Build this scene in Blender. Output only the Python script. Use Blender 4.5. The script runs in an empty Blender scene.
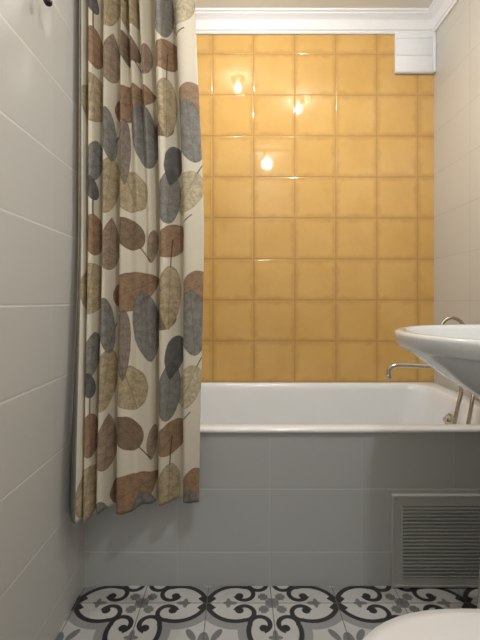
import bpy, bmesh, math, random
from mathutils import Vector, Matrix
random.seed(7)
S = bpy.context.scene
COL = S.collection
PI = math.pi

# ------------------------------------------------------------------ setting sizes (metres)
XL, XR = -0.5016, 1.005          # side walls
YB, YR = 1.795, -0.20            # back wall, rear wall
ZC = 2.385                       # ceiling
YP = 1.14                        # face of the tiled bath panel
HC = 0.925                       # eye height

# ------------------------------------------------------------------ object helpers
def tag(o, label=None, cat=None, group=None, kind=None):
    if label: o['label'] = label
    if cat: o['category'] = cat
    if group: o['group'] = group
    if kind: o['kind'] = kind
    return o

def empty(name, loc, label, cat, group=None):
    o = bpy.data.objects.new(name, None)
    COL.objects.link(o); o.location = loc
    o.empty_display_size = 0.05
    return tag(o, label, cat, group)

def link(name, bm, mat, parent=None, smooth=True, sharp=35):
    """bm is in world coordinates; parent shifts it to the parent's base."""
    bmesh.ops.recalc_face_normals(bm, faces=bm.faces)
    me = bpy.data.meshes.new(name)
    bm.to_mesh(me); bm.free()
    if mat: me.materials.append(mat)
    if smooth:
        me.shade_smooth()
        try: me.set_sharp_from_angle(angle=math.radians(sharp))
        except Exception: pass
    o = bpy.data.objects.new(name, me)
    COL.objects.link(o)
    if parent:
        o.parent = parent
        p = parent; off = Vector((0, 0, 0))
        while p: off += p.location; p = p.parent
        o.location = -off
    return o

def box(bm, x0, x1, y0, y1, z0, z1, bev=0.0, seg=2):
    r = bmesh.ops.create_cube(bm, size=1.0)
    vs = r['verts']
    for v in vs:
        v.co = Vector((x0 + (v.co.x + .5) * (x1 - x0), y0 + (v.co.y + .5) * (y1 - y0), z0 + (v.co.z + .5) * (z1 - z0)))
    if bev > 0:
        es = list({e for v in vs for e in v.link_edges})
        bmesh.ops.bevel(bm, geom=es, offset=bev, segments=seg, profile=.5, affect='EDGES')

def loft(bm, loops, close_start=False, close_end=False, cyclic=False):
    rings = [[bm.verts.new(p) for p in lp] for lp in loops]
    n = len(rings[0])
    pairs = list(zip(rings, rings[1:]))
    if cyclic: pairs.append((rings[-1], rings[0]))
    for a, b in pairs:
        for i in range(n):
            j = (i + 1) % n
            bm.faces.new((a[i], a[j], b[j], b[i]))
    if close_start: bm.faces.new(list(reversed(rings[0])))
    if close_end: bm.faces.new(rings[-1])
    return rings

def catmull(pts, per=8):
    P = [Vector(p) for p in pts]; out = []
    for i in range(len(P) - 1):
        p0 = P[i - 1] if i else P[0] * 2 - P[1]
        p1, p2 = P[i], P[i + 1]
        p3 = P[i + 2] if i + 2 < len(P) else P[-1] * 2 - P[-2]
        for k in range(per):
            t = k / per
            out.append(.5 * ((2 * p1) + (p2 - p0) * t + (2 * p0 - 5 * p1 + 4 * p2 - p3) * t * t + (3 * p1 - p0 - 3 * p2 + p3) * t ** 3))
    out.append(P[-1]); return out

def tube(bm, path, r, n=12, caps=True):
    """r a float or a function of the index"""
    rad = r if callable(r) else (lambda i: r)
    loops = []; up = None
    for i, p in enumerate(path):
        t = (path[min(i + 1, len(path) - 1)] - path[max(i - 1, 0)]).normalized()
        if up is None:
            up = Vector((0, 0, 1)) if abs(t.z) < .9 else Vector((1, 0, 0))
        s = t.cross(up).normalized(); up = s.cross(t).normalized()
        loops.append([p + (s * math.cos(a) + up * math.sin(a)) * rad(i) for a in [2 * PI * k / n for k in range(n)]])
    loft(bm, loops, caps, caps)

def lathe(bm, prof, origin, axis=(0, 0, 1), n=32):
    """prof: (radius, height along axis)"""
    ax = Vector(axis).normalized()
    u = ax.orthogonal().normalized(); w = ax.cross(u); o = Vector(origin)
    loops = [[o + ax * h + (u * math.cos(a) + w * math.sin(a)) * max(r, 1e-4) for a in [2 * PI * k / n for k in range(n)]] for r, h in prof]
    loft(bm, loops, True, True)

def rrect(x0, x1, y0, y1, z, r, seg=8):
    pts = []
    for cx, cy, a0 in ((x1 - r, y1 - r, 0), (x0 + r, y1 - r, 90), (x0 + r, y0 + r, 180), (x1 - r, y0 + r, 270)):
        for k in range(seg + 1):
            a = math.radians(a0 + 90 * k / seg)
            pts.append(Vector((cx + r * math.cos(a), cy + r * math.sin(a), z)))
    return pts

# ------------------------------------------------------------------ shader helpers
def lin(c):
    f = lambda v: v / 12.92 if v <= .04045 else ((v + .055) / 1.055) ** 2.4
    return tuple(f(x / 255) for x in c[:3]) + (1,)

class V:
    """a float socket with arithmetic"""
    def __init__(s, nt, sock): s.nt, s.k = nt, sock
    def op(s, name, *a):
        n = s.nt.nodes.new('ShaderNodeMath'); n.operation = name
        for i, x in enumerate((s,) + a):
            if isinstance(x, V): s.nt.links.new(x.k, n.inputs[i])
            else: n.inputs[i].default_value = x
        return V(s.nt, n.outputs[0])
    def __add__(s, o): return s.op('ADD', o)
    def __sub__(s, o): return s.op('SUBTRACT', o)
    def __mul__(s, o): return s.op('MULTIPLY', o)
    def __truediv__(s, o): return s.op('DIVIDE', o)
    def rsub(s, c): return (s * -1.0) + c
    def abs(s): return s.op('ABSOLUTE')
    def fract(s): return s.op('FRACT')
    def floor(s): return s.op('FLOOR')
    def min(s, o): return s.op('MINIMUM', o)
    def max(s, o): return s.op('MAXIMUM', o)
    def pow(s, o): return s.op('POWER', o)
    def sqrt(s): return s.op('SQRT')
    def gt(s, o): return s.op('GREATER_THAN', o)
    def lt(s, o): return s.op('LESS_THAN', o)
    def step(s, lo, hi):
        n = s.nt.nodes.new('ShaderNodeMapRange'); n.interpolation_type = 'SMOOTHSTEP'
        s.nt.links.new(s.k, n.inputs[0])
        n.inputs[1].default_value, n.inputs[2].default_value = lo, hi
        return V(s.nt, n.outputs[0])

def rgbmix(nt, fac, a, b, mode='MIX'):
    n = nt.nodes.new('ShaderNodeMix'); n.data_type = 'RGBA'; n.blend_type = mode
    for i, x in ((0, fac), (6, a), (7, b)):
        if isinstance(x, V): nt.links.new(x.k, n.inputs[i])
        elif hasattr(x, 'links'): nt.links.new(x, n.inputs[i])
        else: n.inputs[i].default_value = x
    return n.outputs[2]

def new_mat(name):
    m = bpy.data.materials.new(name); m.use_nodes = True
    nt = m.node_tree
    return m, nt, nt.nodes['Principled BSDF']

def noise(nt, scale, detail=3, rough=.5, vec=None, out=0):
    n = nt.nodes.new('ShaderNodeTexNoise')
    n.inputs['Scale'].default_value = scale; n.inputs['Detail'].default_value = detail
    n.inputs['Roughness'].default_value = rough
    nt.links.new(vec if vec else pos(nt), n.inputs['Vector'])
    return V(nt, n.outputs[out])

def pos(nt):
    for n in nt.nodes:
        if n.type == 'TEX_COORD': return n.outputs['Object']
    return nt.nodes.new('ShaderNodeTexCoord').outputs['Object']

def xyz(nt):
    n = nt.nodes.new('ShaderNodeSeparateXYZ'); nt.links.new(pos(nt), n.inputs[0])
    return [V(nt, o) for o in n.outputs]

def bump(nt, bs, h, strength=.3, dist=.002):
    b = nt.nodes.new('ShaderNodeBump')
    b.inputs['Strength'].default_value = strength; b.inputs['Distance'].default_value = dist
    nt.links.new(h.k, b.inputs['Height']); nt.links.new(b.outputs[0], bs.inputs['Normal'])

def plain(name, rgb, rough=.4, metal=0.0, coat=0.0, var=.06, scale=30, bmp=0.0):
    m, nt, bs = new_mat(name)
    f = noise(nt, scale)
    c = lin(rgb)
    d = tuple(x * (1 - var) for x in c[:3]) + (1,); e = tuple(min(1, x * (1 + var)) for x in c[:3]) + (1,)
    nt.links.new(rgbmix(nt, f, d, e), bs.inputs['Base Color'])
    bs.inputs['Roughness'].default_value = rough; bs.inputs['Metallic'].default_value = metal
    bs.inputs['Coat Weight'].default_value = coat; bs.inputs['Coat Roughness'].default_value = .06
    if bmp: bump(nt, bs, noise(nt, scale * 6), bmp, .001)
    return m

def edge_dist(U, size, off):
    """distance (m) to the nearest joint of a row of tiles, and the tile number"""
    q = (U - off) / size
    return ((q.fract() - .5).abs().rsub(.5)) * size, q.floor()

def tile_mat(name, rgb, joint_rgb, ua, us, uo, va, vs, vo, jw=.0012, rough=.3, var=.02, wave=.0, ujoint=1.0):
    m, nt, bs = new_mat(name)
    c = xyz(nt)
    du, iu = edge_dist(c[ua], us, uo); dv, iv = edge_dist(c[va], vs, vo)
    j = ((du.step(jw * .5, jw * 1.6)).rsub(1) * ujoint).max(dv.step(jw * .5, jw * 1.6).rsub(1))
    cmb = nt.nodes.new('ShaderNodeCombineXYZ')
    nt.links.new(iu.k, cmb.inputs[0]); nt.links.new(iv.k, cmb.inputs[1])
    wn = nt.nodes.new('ShaderNodeTexWhiteNoise'); wn.noise_dimensions = '2D'; nt.links.new(cmb.outputs[0], wn.inputs[0])
    f = (V(nt, wn.outputs[0]) * .6) + noise(nt, 9) * .4
    c0 = lin(rgb)
    d = tuple(x * (1 - var) for x in c0[:3]) + (1,); e = tuple(min(1, x * (1 + var)) for x in c0[:3]) + (1,)
    body = rgbmix(nt, f, d, e)
    nt.links.new(rgbmix(nt, j, body, lin(joint_rgb)), bs.inputs['Base Color'])
    nt.links.new((j * .4 + rough).k, bs.inputs['Roughness'])
    h = j.rsub(1)
    if wave: h = h + noise(nt, 7, 1) * wave
    bump(nt, bs, h, .5, .0012)
    return m

# ------------------------------------------------------------------ materials
M = {}
M['left'] = tile_mat('grey_wall_tile_left', (204, 202, 197), (218, 216, 210), 1, .60, .944, 2, .2055, .917, jw=.0026, rough=.30, wave=.5, ujoint=.15)
M['right'] = tile_mat('grey_wall_tile_right', (200, 198, 192), (184, 181, 173), 1, .30, 1.517, 2, .2146, .930, rough=.32, wave=.5)
M['rear'] = tile_mat('grey_wall_tile_rear', (200, 198, 192), (212, 210, 204), 0, .30, .0, 2, .2055, .917, rough=.4)
M['panel'] = tile_mat('grey_bath_panel_tile', (202, 206, 207), (222, 224, 223), 0, .300, .104, 2, .2048, .3165, jw=.0022, rough=.35, wave=.4, ujoint=.3)
M['ceiling'] = plain('ceiling_paint', (230, 226, 215), .8, var=.02, scale=8)
M['crown'] = plain('white_moulding_paint', (232, 233, 236), .5, var=.02)
M['plastic'] = plain('white_plastic', (230, 233, 238), .38, var=.02)
M['enamel'] = plain('white_bath_enamel', (230, 233, 236), .16, coat=.5, var=.015, scale=6)
M['china'] = plain('white_sanitary_china', (214, 218, 220), .14, coat=.6, var=.012, scale=6)
M['seat'] = plain('white_seat_plastic', (214, 215, 217), .3, var=.012, scale=6)
M['chrome'] = plain('chrome', (205, 200, 192), .13, metal=1.0, var=.05)
M['darkmetal'] = plain('dark_bronze', (62, 54, 46), .4, metal=.7, var=.1)
M['grille'] = plain('grey_grille_plastic', (196, 199, 197), .45, var=.03)
M['rubber'] = plain('dark_void', (30, 30, 30), .7)

def yellow_mat():
    m, nt, bs = new_mat('yellow_glazed_tile')
    c = xyz(nt); s = .2104
    du, iu = edge_dist(c[0], s, .2908); dv, iv = edge_dist(c[2], s, .7235)
    d = du.min(dv)
    # soft uneven joints
    wob = noise(nt, 14, 2)
    dw = d + (wob - .5) * .0012
    j = dw.step(.0007, .0024).rsub(1)
    cmb = nt.nodes.new('ShaderNodeCombineXYZ'); nt.links.new(iu.k, cmb.inputs[0]); nt.links.new(iv.k, cmb.inputs[1])
    wn = nt.nodes.new('ShaderNodeTexWhiteNoise'); wn.noise_dimensions = '2D'; nt.links.new(cmb.outputs[0], wn.inputs[0])
    tone = V(nt, wn.outputs[0])
    body = rgbmix(nt, (noise(nt, 6, 4, .6) * 1.5 - .25).max(0.0).min(1.0), lin((206, 163, 94)), lin((223, 184, 116)))
    body = rgbmix(nt, tone * .35, body, lin((206, 162, 92)))
    # glaze burnt a little browner at the tile's rim
    e = (d + (noise(nt, 22, 3) - .5) * .045).step(.0, .03).rsub(1) * .6
    body = rgbmix(nt, e, body, lin((188, 147, 86)))
    body = rgbmix(nt, (noise(nt, 11, 5, .7)).step(.58, .75) * .25, body, lin((186, 142, 76)))
    col = rgbmix(nt, j * .8, body, lin((172, 134, 78)))
    nt.links.new(col, bs.inputs['Base Color'])
    bs.inputs['Roughness'].default_value = .05
    # every tile bows a little and sits at its own slight tilt
    fu = ((c[0] - .2908) / s).fract() - .5; fv = ((c[2] - .7235) / s).fract() - .5
    vcol = nt.nodes.new('ShaderNodeSeparateColor'); nt.links.new(wn.outputs[1], vcol.inputs[0])
    tx = V(nt, vcol.outputs[0]) - .5; tz = V(nt, vcol.outputs[1]) - .5
    h = d.step(.0004, .006) * .8 + (fu * tx + fv * tz) * 1.3 + noise(nt, 9, 2) * .25
    bump(nt, bs, h, .55, .0022)
    return m
M['yellow'] = yellow_mat()

def floor_mat():
    """cement tiles with a scroll pattern; four tiles make one motif"""
    m, nt, bs = new_mat('scroll_pattern_floor_tile')
    c = xyz(nt); s = .20; sy = .166
    # a, b: distance from the nearest flower corner along x and y, in tiles (0..1)
    def tri(U, off, size):
        q = ((U - off) / (2 * size)).fract()
        return ((q - .5).abs().rsub(.5)) * 2.0
    a0 = tri(c[0], .1045, s); b0 = tri(c[1], 1.0756, sy)
    a = a0.max(b0); b = a0.min(b0)
    def dist(x, y):
        p = a - x; q = b - y
        return (p * p + q * q).sqrt()
    def ell(x, y, rx, ry, k=0.0):
        p = a - x; q = b - y
        ck, sk = math.cos(k), math.sin(k)
        u = (p * ck + q * sk) / rx; w = (q * ck - p * sk) / ry
        return (u * u + w * w).step(.85, 1.15).rsub(1)
    def plus(x, y, r1, r2):
        p = (a - x).abs(); q = (b - y).abs()
        return (p.lt(r1) * q.lt(r2)).max(p.lt(r2) * q.lt(r1))
    white = lin((193, 193, 191)); mid = lin((118, 119, 119)); pale = lin((146, 147, 147)); dark = lin((46, 47, 49))
    d1 = dist(.56, -.08); w = .036
    col = rgbmix(nt, noise(nt, 40, 3), tuple(x * .93 for x in white[:3]) + (1,), white)
    # pale band that follows the big scroll
    band = d1.step(.47, .48) * d1.step(.60, .615).rsub(1)
    col = rgbmix(nt, band, col, pale)
    # flower at the corner a=b=0, buds on the tile edges, lily at the far corner
    g = plus(0, 0, .10, .055).max(plus(.135, .135, .075, .042)).max(ell(.64, 0, .11, .04)).max(ell(.67, 0, .04, .10))
    g = g.max(ell(.84, .84, .15, .06, PI / 4)).max(ell(.82, .62, .12, .05, 1.0)).max(ell(1.0, 1.0, .07, .07)).max(ell(.97, .70, .05, .13, .15))
    col = rgbmix(nt, g, col, mid)
    # dark scroll: big arc, curl and its bud
    arc = ((d1 - .45).abs()).step(w - .006, w + .006).rsub(1) * a.gt(.43)
    d2 = dist(.425, .205)
    curl = ((d2 - .143).abs()).step(w - .006, w + .006).rsub(1) * (a.gt(.445) * b.gt(.15)).rsub(1)
    bud = dist(.50, .155).step(.058, .07).rsub(1)
    star = ((a.rsub(1) - b).abs().lt(.05) * dist(1, 0).lt(.17)).max(dist(1, 0).lt(.06))
    dk = arc.max(curl).max(bud).max(star)
    col = rgbmix(nt, dk, col, dark)
    # joints
    du, _ = edge_dist(c[0], s, .1045); dv, _ = edge_dist(c[1], sy, 1.0756)
    j = du.min(dv).step(.0006, .002).rsub(1)
    col = rgbmix(nt, j * .85, col, lin((92, 92, 91)))
    nt.links.new(col, bs.inputs['Base Color'])
    bs.inputs['Roughness'].default_value = .42
    bump(nt, bs, j.rsub(1), .4, .001)
    return m
M['floor'] = floor_mat()

# ------------------------------------------------------------------ curtain data
# fold knots: x in photo columns at three heights, depth offset d towards the room
CU_PX = [  # top   mid   bottom
    (78, 78, 66, -.012, -.01, -.008), (85, 85.5, 82, .03, .034, .05), (88, 88.5, 85, -.02, -.018, .0), (92.5, 92.5, 88, .025, .027, .026),
    (103, 102.6, 96, -.036, -.038, -.036), (106.5, 105.5, 99.5, .018, .02, .018), (120, 118, 115, -.036, -.036, -.034),
    (122.5, 122, 119, .014, .018, .02), (127, 132, 131, -.026, .006, .018), (130.5, 139, 138, .018, .012, .016),
    (137, 145, 144, -.03, -.004, .010), (141, 151, 151, .018, .006, .0), (152, 158.5, 157, -.036, -.034, -.032),
    (157, 163, 161.5, .024, .024, .02), (173, 181.5, 181, -.03, -.024, -.018), (177, 186, 185, .018, .018, .014), (194, 204, 199, -.006, -.004, 0)]
Z_TOP, Z_MID, Z_HEM = 1.96, 1.15, .30
def cu_base(k, h):       # h 0 top, 1 mid, 2 bottom ; k 0..1 left to right
    return (1.098, 1.092 - .0 * k, 1.028 + .05 * min(1, k * 1.6))[h]
def cu_knots():
    n = len(CU_PX); rows = []
    for h in range(3):
        row = []
        for i, kn in enumerate(CU_PX):
            y = cu_base(i / (n - 1), h) - kn[3 + h]
            row.append(Vector((max((kn[h] - 238) * cu_base(i / (n - 1), h) / 350, XL + .003), y, 0)))
        rows.append(row)
    return rows
def curtain_grid(nz=150, per=10):
    rows = [catmull(r, per) for r in cu_knots()]
    n = len(rows[0])
    grid = []
    for k in range(nz + 1):
        f = k / nz
        row = []
        for i in range(n):
            u = i / (n - 1)
            hem = Z_HEM - .016 + .03 * u + .022 * max(0, 1 - u * 8) + .006 * math.sin(u * 23)
            z = Z_TOP + (hem - Z_TOP) * f
            t, mI, b = rows[0][i], rows[1][i], rows[2][i]
            if z > Z_MID:
                q = (z - Z_MID) / (Z_TOP - Z_MID); q = q * q * (3 - 2 * q) * .6 + q * .4
                p = mI.lerp(t, q)
            else:
                q = (Z_MID - z) / (Z_MID - Z_HEM); q = q * q * (3 - 2 * q) * .5 + q * .5
                p = mI.lerp(b, q)
            row.append(Vector((p.x, p.y, z)))
        grid.append(row)
    # printed cloth coordinate: part projected width, part length along the folds
    u = [0.0]
    mid = rows[1]
    for i in range(1, n):
        u.append(u[-1] + .65 * abs(mid[i].x - mid[i - 1].x) + .35 * (mid[i] - mid[i - 1]).length)
    return grid, u

PERIOD = .607
# leaves of one repeat: u, v (cloth metres), axis angle (deg, 0 = tip to the right, 90 = up), length, half width, colour, stem bend
BROWN, DBROWN, PINK, GREY, DGREY, OLIVE, LOLIVE, DBROWN2 = (148, 114, 84), (122, 96, 72), (152, 130, 109), (124, 122, 117), (84, 83, 84), (176, 158, 124), (192, 179, 148), (126, 112, 101)
LEAVES = [
    (0.0941, 1.1333, -88, 0.1295, 0.0272, BROWN, 0.1, 0.5),
    (0.1733, 1.1079, 87, 0.1681, 0.0283, PINK, None, 0.85),
    (0.3343, 1.0982, -97, 0.1060, 0.0176, PINK, None, 0.6),
    (0.2591, 1.1375, 128, 0.1178, 0.0419, DBROWN, -0.1, 0.6),
    (0.4229, 1.1143, -132, 0.1240, 0.0443, BROWN, 0.15, 0.55),
    (0.4894, 1.2684, -117, 0.1485, 0.0453, LOLIVE, 0.3, 0.6),
    (0.2652, 1.2713, -70, 0.1371, 0.0564, OLIVE, 0.4, 0.5),
    (0.4150, 1.2567, 84, 0.1797, 0.0359, GREY, None, 0.55),
    (0.0851, 0.9656, -97, 0.1581, 0.0553, OLIVE, None, 0.55),
    (0.2726, 0.9616, 23, 0.1871, 0.0584, BROWN, None, 0.8),
    (0.5198, 0.9701, -151, 0.1038, 0.0514, BROWN, None, 0.6),
    (0.3910, 0.8913, 101, 0.1050, 0.0434, DBROWN, None, 0.9),
    (0.1674, 0.6872, -96, 0.1878, 0.0318, OLIVE, 0.25, 0.55),
    (0.4150, 0.9380, -92, 0.1977, 0.0359, OLIVE, 0.1, 0.7),
    (0.3162, 0.8474, -83, 0.2170, 0.0434, GREY, None, 0.6),
    (0.1674, 0.8532, 96, 0.1710, 0.0222, GREY, None, 0.5),
    (0.2445, 0.7926, -90, 0.2184, 0.0221, DBROWN2, None, 0.75),
    (0.5067, 0.8609, 95, 0.2032, 0.0482, GREY, None, 0.55),
    (0.4308, 0.7525, -102, 0.1371, 0.0313, DGREY, None, 0.85),
    (0.0941, 0.7646, 82, 0.1386, 0.0244, GREY, 0.1, 0.55),
    (0.0891, 0.6751, 98, 0.0773, 0.0169, DGREY, None, 0.7),
]

def curtain_mat():
    m, nt, bs = new_mat('leaf_print_cloth')
    uvn = nt.nodes.new('ShaderNodeUVMap'); uvn.uv_map = 'cloth'
    sp = nt.nodes.new('ShaderNodeSeparateXYZ'); nt.links.new(uvn.outputs[0], sp.inputs[0])
    U, W = V(nt, sp.outputs[0]), V(nt, sp.outputs[1])
    mott = noise(nt, 55, 4, .65, uvn.outputs[0])
    fine = noise(nt, 220, 3, .7, uvn.outputs[0])
    printed = U.gt(us[10] + .002)          # no leaves on the strip along the left edge, coloured flat grey
    wob = (noise(nt, 26, 2, .5, uvn.outputs[0]) - .5) * .16
    col = rgbmix(nt, mott, lin((226, 217, 198)), lin((236, 228, 210)))
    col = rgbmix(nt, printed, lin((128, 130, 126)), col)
    for (cu, cv, ang, L, hw, rgb, bend, q) in LEAVES:
        ca, sa = math.cos(math.radians(ang)), math.sin(math.radians(ang))
        du = U - cu
        dv = (W - cv).op('WRAP', PERIOD / 2, -PERIOD / 2)
        t = (du * ca + dv * sa) / L + .5
        sp_ = (dv * ca - du * sa)
        s = sp_ / hw
        tc = t.max(0.0).min(1.0)
        tm = .5 / (.5 + q)
        prof = (tc.pow(.5)) * (tc.rsub(1).pow(q)) * (1 / (tm ** .5 * (1 - tm) ** q))
        sabs = s.abs()
        inside = (prof - sabs) + wob
        mask = inside.step(-.02, .05) * (t.gt(0.0) * t.lt(1.0)) * printed
        rim = inside.step(.03, .14).rsub(1) * .42
        vein = sabs.step(.02, .05).rsub(1) * .45
        side = ((t - sabs * .22) * 9.0).fract()
        side = (side - .5).abs().step(.03, .1).rsub(1) * .22
        base = lin(rgb)
        lc = rgbmix(nt, mott.step(.3, .7), tuple(x * .66 for x in base[:3]) + (1,), tuple(min(1, x * 1.3) for x in base[:3]) + (1,))
        lc = rgbmix(nt, fine.step(.42, .68) * .32, lc, tuple(min(1, x * 1.6) for x in base[:3]) + (1,))
        lc = rgbmix(nt, side, lc, tuple(min(1, x * 1.7) for x in base[:3]) + (1,))
        lc = rgbmix(nt, rim.max(vein), lc, tuple(x * .42 for x in base[:3]) + (1,))
        col = rgbmix(nt, mask * .93, col, lc)
        if bend is not None:
            off = (sp_ - t * t * (bend * L)).abs()
            stem = off.step(.0011, .0026).rsub(1) * (t.gt(-.42) * t.lt(.02)) * printed
            col = rgbmix(nt, stem * .85, col, lin((70, 55, 42)))
    nt.links.new(col, bs.inputs['Base Color'])
    bs.inputs['Roughness'].default_value = .75
    bs.inputs['Sheen Weight'].default_value = .1
    tr = nt.nodes.new('ShaderNodeBsdfTranslucent'); nt.links.new(col, tr.inputs[0])
    mx = nt.nodes.new('ShaderNodeMixShader'); mx.inputs[0].default_value = .04
    out = nt.nodes['Material Output']
    nt.links.new(bs.outputs[0], mx.inputs[1]); nt.links.new(tr.outputs[0], mx.inputs[2]); nt.links.new(mx.outputs[0], out.inputs[0])
    return m

# ================================================================== THE SETTING
def slab(name, x0, x1, y0, y1, z0, z1, mat):
    bm = bmesh.new(); box(bm, x0, x1, y0, y1, z0, z1)
    return tag(link(name, bm, mat, smooth=False), kind='structure')
T = .1
slab('floor', XL - T, XR + T, YR - T, YB + T, -T, 0, M['floor'])
slab('ceiling', XL - T, XR + T, YR - T, YB + T, ZC, ZC + T, M['ceiling'])
slab('wall_back', XL - T, XR + T, YB, YB + T, 0, ZC, M['yellow'])
slab('wall_left', XL - T, XL, YR - T, YB, 0, ZC, M['left'])
slab('wall_right', XR, XR + T, YR - T, YB, 0, ZC, M['right'])
slab('wall_rear', XL, XR, YR - T, YR, 0, ZC, M['rear'])
slab('wall_bath_panel', XL, XR, YP, YP + .03, 0, .5015, M['panel'])

# crown moulding: (distance from wall, height) profile swept along a wall
CP = [(0, 2.294), (.010, 2.294), (.013, 2.300), (.013, 2.306), (.018, 2.309), (.020, 2.335), (.026, 2.352), (.038, 2.364), (.046, 2.368),
      (.048, 2.374), (.056, 2.377), (.058, 2.385), (0, 2.385)]
def crown(name, fn, a, b):
    bm = bmesh.new()
    loft(bm, [[Vector(fn(d, z, t)) for d, z in CP] for t in (a, b)], True, True)
    tag(link(name, bm, M['crown'], sharp=25), kind='structure')
crown('trim_1', lambda d, z, t: (t, YB - d, z), XL, XR)
crown('trim_2', lambda d, z, t: (XR - d, t, z), YR, YB)
crown('trim_3', lambda d, z, t: (XL + d, t, z), YR, YB)

# ================================================================== BATHTUB
tub = empty('bathtub', (.25, 1.46, 0), 'white enamel bathtub built in behind the grey tiled panel', 'bathtub')
bm = bmesh.new()
x0, x1, y0, y1 = XL + .002, XR - .002, 1.128, YB - .002
L = [
    rrect(x0, x1, y0 + .001, y1, .5032, .008), rrect(x0, x1, y0, y1, .505, .008), rrect(x0, x1, y0 + .0005, y1, .510, .008),
    rrect(x0 + .002, x1 - .002, y0 + .004, y1 - .002, .5142, .008), rrect(x0 + .008, x1 - .008, y0 + .008, y1 - .008, .516, .01),
    rrect(x0 + .050, x1 - .062, y0 + .045, y1 - .030, .515, .10), rrect(x0 + .058, x1 - .070, y0 + .051, y1 - .036, .513, .10),
    rrect(x0 + .064, x1 - .077, y0 + .056, y1 - .041, .506, .10), rrect(x0 + .070, x1 - .085, y0 + .062, y1 - .047, .48, .10),
    rrect(x0 + .10, x1 - .112, y0 + .075, y1 - .060, .38, .11), rrect(x0 + .15, x1 - .135, y0 + .088, y1 - .075, .25, .12),
    rrect(x0 + .20, x1 - .165, y0 + .105, y1 - .092, .17, .12), rrect(x0 + .26, x1 - .21, y0 + .14, y1 - .128, .135, .11),
    rrect(x0 + .34, x1 - .29, y0 + .20, y1 - .19, .125, .08),
]
O = [rrect(x0 + .30, x1 - .25, y0 + .18, y1 - .17, .108, .08), rrect(x0 + .20, x1 - .15, y0 + .10, y1 - .09, .13, .12),
     rrect(x0 + .10, x1 - .09, y0 + .07, y1 - .055, .30, .11), rrect(x0 + .05, x1 - .06, y0 + .05, y1 - .035, .49, .10),
     rrect(x0 + .012, x1 - .012, y0 + .046, y1 - .012, .5025, .02)]
rings = loft(bm, L + O, cyclic=True)
bm2 = bm
i_in, i_out = len(L) - 1, len(L)
# the strip between inner and outer bottom ring closes the shell: cut it and cap both floors
for f in [f for f in bm.faces if all((v in rings[i_in] or v in rings[i_out]) for v in f.verts)]:
    bm.faces.remove(f)
bm.faces.new(rings[i_in]); bm.faces.new(list(reversed(rings[i_out])))
link('tub_shell', bm, M['enamel'], tub, sharp=60)
for sx in (x0 + .38, x1 - .40):
    for sy in (y0 + .24, y1 - .24):
        bm = bmesh.new(); tube(bm, [Vector((sx, sy, .0005)), Vector((sx, sy, .02)), Vector((sx, sy, .108))], lambda i: (.03, .018, .018)[i])
        link('leg', bm, M['darkmetal'], tub)
ov = bmesh.new()
ovc = Vector((.888, 1.47, .428)); ovn = Vector((-1, 0, .22)).normalized()
lathe(ov, [(.027, -.006), (.029, .002), (.027, .006), (.021, .008), (.020, .006), (.008, .006), (.007, .016), (.010, .018), (.010, .023), (.004, .025)], ovc, ovn, 28)
o = link('overflow_cover', ov, M['chrome'], tub); tag(o, 'chrome overflow cover')
dr = bmesh.new(); lathe(dr, [(.032, .1245), (.034, .127), (.030, .128), (.022, .126), (.006, .126)], (.62, 1.46, 0), n=28)
link('drain', dr, M['chrome'], tub)

# ================================================================== VENT COVER UNDER THE MOULDING
vc = empty('vent_cover', (.90, YB, 2.19), 'white plastic vent cover in the upper right corner of the yellow tiles', 'vent cover')
bm = bmesh.new(); box(bm, .800, 1.004, YB - .016, YB - .0005, 2.091, 2.2935, .003)
link('cover_plate', bm, M['plastic'], vc)
bm = bmesh.new()
for z0_, z1_ in ((2.094, 2.176), (2.179, 2.262), (2.265, 2.291)):
    box(bm, .804, .988, YB - .0185, YB - .0155, z0_, z1_, .0012)
link('panel_face', bm, M['plastic'], vc)
bm = bmesh.new(); box(bm, .990, 1.0042, YB - .024, YB - .0155, 2.091, 2.2935, .003)
link('edge_trim', bm, M['plastic'], vc)

# ================================================================== ACCESS GRILLE IN THE BATH PANEL
gr = empty('ventilation_grille', (.66, YP, .0), 'square grey louvred grille set low in the tiled bath panel', 'grille')
gx0, gx1, gz0, gz1 = .497, .822, .002, .303
ix0, ix1, iz0, iz1 = .533, .786, .034, .266
bm = bmesh.new()
yf = YP - .012; n = 0
def frame_loop(a, y): return [Vector((gx0 + a, y, gz0 + a)), Vector((gx1 - a, y, gz0 + a)), Vector((gx1 - a, y, gz1 - a)), Vector((gx0 + a, y, gz1 - a))]
def in_loop(a, y): return [Vector((ix0 - a, y, iz0 - a)), Vector((ix1 + a, y, iz0 - a)), Vector((ix1 + a, y, iz1 + a)), Vector((ix0 - a, y, iz1 + a))]
loft(bm, [frame_loop(0, YP - .0002), frame_loop(0, yf + .003), frame_loop(.003, yf), frame_loop(.008, yf), frame_loop(.010, yf + .003), in_loop(.003, yf + .003), in_loop(.0015, yf + .001), in_loop(0, yf + .002), in_loop(0, YP - .0002)], cyclic=True)
link('frame', bm, M['grille'], gr, sharp=20)
bm = bmesh.new(); box(bm, ix0, ix1, YP - .003, YP - .0004, iz0, iz1)
nS = 20; pitch = (iz1 - iz0) / nS
for k in range(nS):
    z = iz0 + k * pitch
    pr = [(YP - .003, z + pitch * .60), (YP - .003, z + pitch * .25), (yf + .0008, z + pitch * .28), (yf, z + pitch * .36), (yf, z + pitch * .56), (yf + .0008, z + pitch * .64)]
    loft(bm, [[Vector((x, y, zz)) for y, zz in pr] for x in (ix0, ix1)], True, True)
link('louvre', bm, M['grille'], gr, sharp=20)

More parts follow.
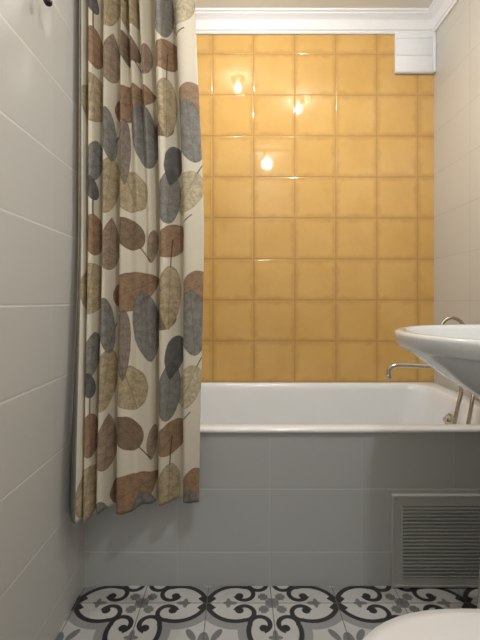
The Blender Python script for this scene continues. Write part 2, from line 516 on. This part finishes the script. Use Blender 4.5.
# ================================================================== CURTAIN, ROD, RINGS
grid, us = curtain_grid()
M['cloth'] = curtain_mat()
bm = bmesh.new(); uvl = bm.loops.layers.uv.new('cloth')
vg = [[bm.verts.new(p) for p in row] for row in grid]
for k in range(len(vg) - 1):
    for i in range(len(us) - 1):
        f = bm.faces.new((vg[k][i], vg[k][i + 1], vg[k + 1][i + 1], vg[k + 1][i]))
        for lp, (kk, ii) in zip(f.loops, ((k, i), (k, i + 1), (k + 1, i + 1), (k + 1, i))):
            zz = grid[kk][ii].z; lp[uvl].uv = (us[ii], zz if zz < 1.15 else 1.15 + (zz - 1.15) * 1.045)
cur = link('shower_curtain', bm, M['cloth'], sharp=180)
sol = cur.modifiers.new('thickness', 'SOLIDIFY'); sol.thickness = .0012; sol.offset = 0
tag(cur, 'cream shower curtain printed with brown, grey and olive leaves hanging by the left wall', 'curtain')

# rod and rings carry the curtain just above the picture
ZR = 2.0
rod = empty('curtain_rod', (.25, 1.098, ZR), 'chrome rod above the frame carrying the leaf print curtain', 'curtain rod')
bm = bmesh.new(); tube(bm, [Vector((XL + .003, 1.098, ZR)), Vector((.25, 1.098, ZR)), Vector((XR - .003, 1.098, ZR))], .011, 16)
link('bar', bm, M['chrome'], rod)
for xx, sx in ((XL, 1), (XR, -1)):
    bm = bmesh.new(); lathe(bm, [(.028, .0004), (.028, .004), (.02, .012), (.014, .016)], (xx, 1.098, ZR), (sx, 0, 0), 24)
    link('wall_flange', bm, M['chrome'], rod)

# ================================================================== WASHBASIN
bs_ = empty('washbasin', (.70, .795, 0), 'white ceramic pedestal washbasin at the right edge in front of the bathtub', 'washbasin')
BY = .795
def bl(xl, xr, hy, z, cx=.72, cy=BY, n=64, zc=0.0):
    pts = []
    for k in range(n):
        a = 2 * PI * k / n
        ca, sa = math.cos(a), math.sin(a)
        if ca < 0: x = cx + (cx - xl + .005) * ca; y = cy + hy * sa
        else:
            e = .45
            x = cx + (xr - cx) * (abs(ca) ** e); y = cy + hy * math.copysign(abs(sa) ** .75, sa)
        pts.append(Vector((x, y, z)))
    return pts
W1 = XR - .002
outer = [bl(.60, .86, .12, .676), bl(.585, .90, .14, .684), bl(.550, .95, .182, .712), bl(.488, W1, .228, .752), bl(.442, W1, .258, .786), bl(.414, W1, .276, .807),
         bl(.408, W1, .282, .814), bl(.392, W1, .294, .817), bl(.386, W1, .299, .821), bl(.384, W1, .301, .846), bl(.386, W1, .299, .852), bl(.391, W1, .294, .855)]
inner = [bl(.402, W1 - .10, .285, .8555), bl(.410, W1 - .115, .277, .853), bl(.417, W1 - .125, .269, .845), bl(.435, W1 - .14, .25, .815), bl(.48, W1 - .17, .21, .770), bl(.54, W1 - .21, .15, .735), bl(.62, W1 - .25, .08, .720)]
bm = bmesh.new(); loft(bm, outer + inner, True, True)
link('basin_bowl', bm, M['china'], bs_, sharp=60)
bm = bmesh.new()
def pl(xc, hx, hy, z): return [Vector((xc + hx * math.cos(a), BY + hy * math.sin(a), z)) for a in [2 * PI * k / 48 for k in range(48)]]
loft(bm, [pl(.69, .132, .13, .0005), pl(.69, .132, .13, .03), pl(.69, .128, .122, .08), pl(.69, .124, .11, .22), pl(.69, .118, .10, .38), pl(.695, .110, .095, .475), pl(.70, .105, .095, .56), pl(.71, .108, .105, .63), pl(.715, .115, .112, .675)], True, True)
link('pedestal', bm, M['china'], bs_)
bm = bmesh.new(); lathe(bm, [(.022, .7195), (.023, .722), (.018, .723), (.006, .7215)], (.685, BY, 0), n=24)
link('drain', bm, M['chrome'], bs_)

# ================================================================== BATH MIXER, HAND SHOWER, HOSE
mx = empty('bath_mixer_tap', (XR, 1.40, .68), 'chrome long spout bath tap reaching over the tub behind the basin', 'tap')
bm = bmesh.new()
tube(bm, [Vector((.935, 1.33, .685)), Vector((.935, 1.345, .685)), Vector((.935, 1.40, .685)), Vector((.935, 1.455, .685)), Vector((.935, 1.47, .685))], lambda i: (.018, .024, .026, .024, .018)[i], 20)
for yy in (1.345, 1.455):
    tube(bm, [Vector((.935, yy, .685)), Vector((XR - .006, yy, .685))], .013, 14)
link('mixer_body', bm, M['chrome'], mx)
for yy in (1.345, 1.455):
    bm = bmesh.new(); lathe(bm, [(.032, .0003), (.032, .004), (.024, .012), (.014, .014)], (XR, yy, .685), (-1, 0, 0), 24)
    link('wall_flange', bm, M['chrome'], mx)
bm = bmesh.new()
sp_path = catmull([(.93, 1.40, .668), (.90, 1.402, .664), (.80, 1.412, .664), (.70, 1.425, .667), (.660, 1.432, .667), (.634, 1.436, .661), (.620, 1.438, .645), (.617, 1.438, .622)], 8)
tube(bm, sp_path, .0095, 16)
lathe(bm, [(.0115, 0), (.0122, .004), (.0122, .016), (.0105, .018)], (.617, 1.438, .608), n=20)
link('spout', bm, M['chrome'], mx)
bm = bmesh.new()
lathe(bm, [(.016, .705), (.019, .715), (.019, .735), (.010, .742)], (.935, 1.40, 0), n=20)
tube(bm, [Vector((.935, 1.40, .738)), Vector((.90, 1.375, .752)), Vector((.862, 1.345, .762))], lambda i: (.007, .0065, .005)[i], 10)
link('lever_handle', bm, M['chrome'], mx)
# cradle
bm = bmesh.new()
tube(bm, [Vector((.955, 1.44, .70)), Vector((.955, 1.442, .735))], .006, 10)
tube(bm, catmull([(.940, 1.442, .747), (.942, 1.442, .739), (.955, 1.442, .734), (.968, 1.442, .739), (.970, 1.442, .747)], 5), .004, 8)
link('cradle', bm, M['chrome'], mx)

hs = empty('hand_shower', (.955, 1.442, .752), 'chrome hand shower resting in its cradle behind the basin', 'hand shower')
bm = bmesh.new()
hp = catmull([(.955, 1.402, .762), (.955, 1.45, .758), (.955, 1.52, .763), (.955, 1.57, .772)], 6)
tube(bm, hp, .0095, 14); link('handle', bm, M['chrome'], hs)
bm = bmesh.new(); lathe(bm, [(.012, .022), (.03, .012), (.036, 0), (.034, -.004)], (.955, 1.595, .762), (0, -.25, 1), 24)
link('spray_head', bm, M['chrome'], hs)

def hose_mat():
    m, nt, b = new_mat('ribbed_chrome_hose')
    uvn = nt.nodes.new('ShaderNodeUVMap'); sp = nt.nodes.new('ShaderNodeSeparateXYZ')
    nt.links.new(uvn.outputs[0], sp.inputs[0])
    f = noise(nt, 60)
    nt.links.new(rgbmix(nt, f, lin((176, 166, 150)), lin((196, 188, 174))), b.inputs['Base Color'])
    b.inputs['Metallic'].default_value = 1; b.inputs['Roughness'].default_value = .24
    return m
bm = bmesh.new()
hose_path = catmull([(.935, 1.385, .665), (.915, 1.35, .62), (.885, 1.318, .572), (.868, 1.306, .52), (.856, 1.302, .47), (.838, 1.305, .36), (.818, 1.32, .30), (.803, 1.318, .36),
                     (.806, 1.306, .465), (.822, 1.31, .53), (.843, 1.322, .592), (.845, 1.345, .66), (.818, 1.38, .75), (.812, 1.40, .815), (.826, 1.402, .848), (.856, 1.402, .862),
                     (.888, 1.402, .850), (.908, 1.400, .825), (.938, 1.385, .79), (.955, 1.392, .766)], 22)
tube(bm, hose_path, lambda i: .0072 if i % 3 else .0060, 12)
link('shower_hose', bm, hose_mat(), mx, sharp=80)

# ================================================================== TOILET
tl = empty('toilet', (.335, .25, 0), 'white toilet with closed lid at the bottom right corner', 'toilet')
TX = .335
def egg(hw, yf_, yb_, z, n=64, e=.8, back=.6):
    """rounded front at yf_, squarer back at yb_"""
    yc = yf_ - (yf_ - yb_) * .48
    pts = []
    sg = lambda v, p: math.copysign(abs(v) ** p, v)
    for k in range(n):
        a = 2 * PI * k / n; ca, sa = math.cos(a), math.sin(a)
        if sa >= 0: pts.append(Vector((TX + hw * sg(ca, e), yc + (yf_ - yc) * sg(sa, e), z)))
        else: pts.append(Vector((TX + hw * sg(ca, back), yc + (yc - yb_) * sg(sa, back), z)))
    return pts
bm = bmesh.new()
loft(bm, [egg(.12, .36, -.04, .0005), egg(.12, .36, -.04, .03), egg(.105, .34, -.03, .12), egg(.125, .37, -.04, .24), egg(.175, .45, -.06, .35), egg(.20, .48, -.07, .41), egg(.203, .483, -.07, .428), egg(.195, .475, -.06, .435)], True, True)
link('bowl', bm, M['china'], tl)
bm = bmesh.new()
loft(bm, [egg(.206, .490, .07, .4355), egg(.214, .497, .065, .439), egg(.215, .498, .065, .449), egg(.210, .494, .07, .4535)], True, True)
link('seat', bm, M['seat'], tl)
bm = bmesh.new()
loft(bm, [egg(.222, .507, .065, .454), egg(.232, .517, .06, .457), egg(.234, .519, .06, .466), egg(.230, .515, .064, .474), egg(.215, .498, .08, .480), egg(.13, .41, .14, .485), egg(.04, .31, .23, .486)], True, True)
link('lid', bm, M['seat'], tl, sharp=60)
bm = bmesh.new(); box(bm, TX - .18, TX + .18, YR + .004, .02, .437, .76, .02, 3)
link('cistern', bm, M['china'], tl)
bm = bmesh.new(); box(bm, TX - .19, TX + .19, YR + .004, .03, .7605, .795, .012, 3)
link('cistern_lid', bm, M['china'], tl)
bm = bmesh.new(); lathe(bm, [(.024, .7952), (.024, .80), (.02, .803), (.004, .804)], (TX, -.08, 0), n=24)
link('flush_button', bm, M['chrome'], tl)

# ================================================================== WALL HOOK
hk = empty('wall_hook', (XL, .857, 1.68), 'small dark metal hook high on the left tiled wall', 'hook')
bm = bmesh.new(); lathe(bm, [(.016, .0003), (.016, .003), (.010, .007), (.006, .008)], (XL, .857, 1.688), (1, 0, 0), 20)
link('base_plate', bm, M['darkmetal'], hk)
bm = bmesh.new()
tube(bm, catmull([(XL + .006, .857, 1.688), (XL + .022, .857, 1.685), (XL + .030, .857, 1.675), (XL + .034, .857, 1.668)], 6), .0045, 10)
lathe(bm, [(.004, -.012), (.0085, -.007), (.0105, 0), (.0085, .007), (.004, .0105)], (XL + .036, .857, 1.662), (.2, 0, -1), 18)
link('hook_arm', bm, M['darkmetal'], hk)

# ================================================================== CEILING LAMPS
def glow_mat(strength):
    m, nt, b = new_mat('lamp_glow')
    b.inputs['Base Color'].default_value = (1, .9, .75, 1)
    b.inputs['Emission Color'].default_value = (1, .86, .66, 1); b.inputs['Emission Strength'].default_value = strength
    return m
M['glow'] = glow_mat(14)
def spotlight(x, y, label, energy, rgb=(1, .93, .83), soft=.016):
    r = empty('ceiling_spotlight', (x, y, ZC), label, 'ceiling light', 'ceiling spotlights out of frame')
    bm = bmesh.new(); lathe(bm, [(.045, -.0004), (.045, -.006), (.040, -.012), (.012, -.014)], (x, y, ZC), n=28)
    link('ceiling_plate', bm, M['chrome'], r)
    bm = bmesh.new(); lathe(bm, [(.010, -.0142), (.016, -.022), (.019, -.032), (.012, -.044), (.003, -.047)], (x, y, ZC), n=24)
    link('bulb', bm, M['glow'], r)
    for kind, share in (('SPOT', 1.0), ('POINT', .42)):
        ld = bpy.data.lights.new('lamp_light', kind); ld.energy = energy * share; ld.color = rgb
        ld.shadow_soft_size = soft
        if kind == 'SPOT': ld.spot_size = math.radians(155); ld.spot_blend = 1.0
        lo = bpy.data.objects.new('lamp_light', ld); COL.objects.link(lo); lo.parent = r; lo.location = (0, 0, -.05 - soft)
    return r
spotlight(.44, 1.06, 'round ceiling spotlight above the front edge of the tub', 17, (1, .965, .905))
spotlight(.0, 1.30, 'round ceiling spotlight above the tub beside the curtain', 10.5, (1, .965, .905))
spotlight(.30, .12, 'round ceiling spotlight in front of the basin', 16, (.985, .985, 1), soft=.05)

# ================================================================== WORLD, CAMERA, VIEW
w = bpy.data.worlds.new('World'); S.world = w; w.use_nodes = True
w.node_tree.nodes['Background'].inputs[0].default_value = (.05, .05, .05, 1)

cd = bpy.data.cameras.new('Camera'); cam = bpy.data.objects.new('Camera', cd); COL.objects.link(cam)
cam.location = (0, 0, HC); cam.rotation_euler = (PI / 2, 0, 0)
cd.sensor_fit = 'HORIZONTAL'; cd.sensor_width = 36; cd.lens = 350 / 480 * 36
cd.shift_x = 2 / 480; cd.shift_y = -18 / 480; cd.clip_start = .02
S.camera = cam
vs = S.view_settings
vs.view_transform = 'Standard'; vs.look = 'None'; vs.gamma = 1; vs.use_curve_mapping = False; vs.exposure = 0.04
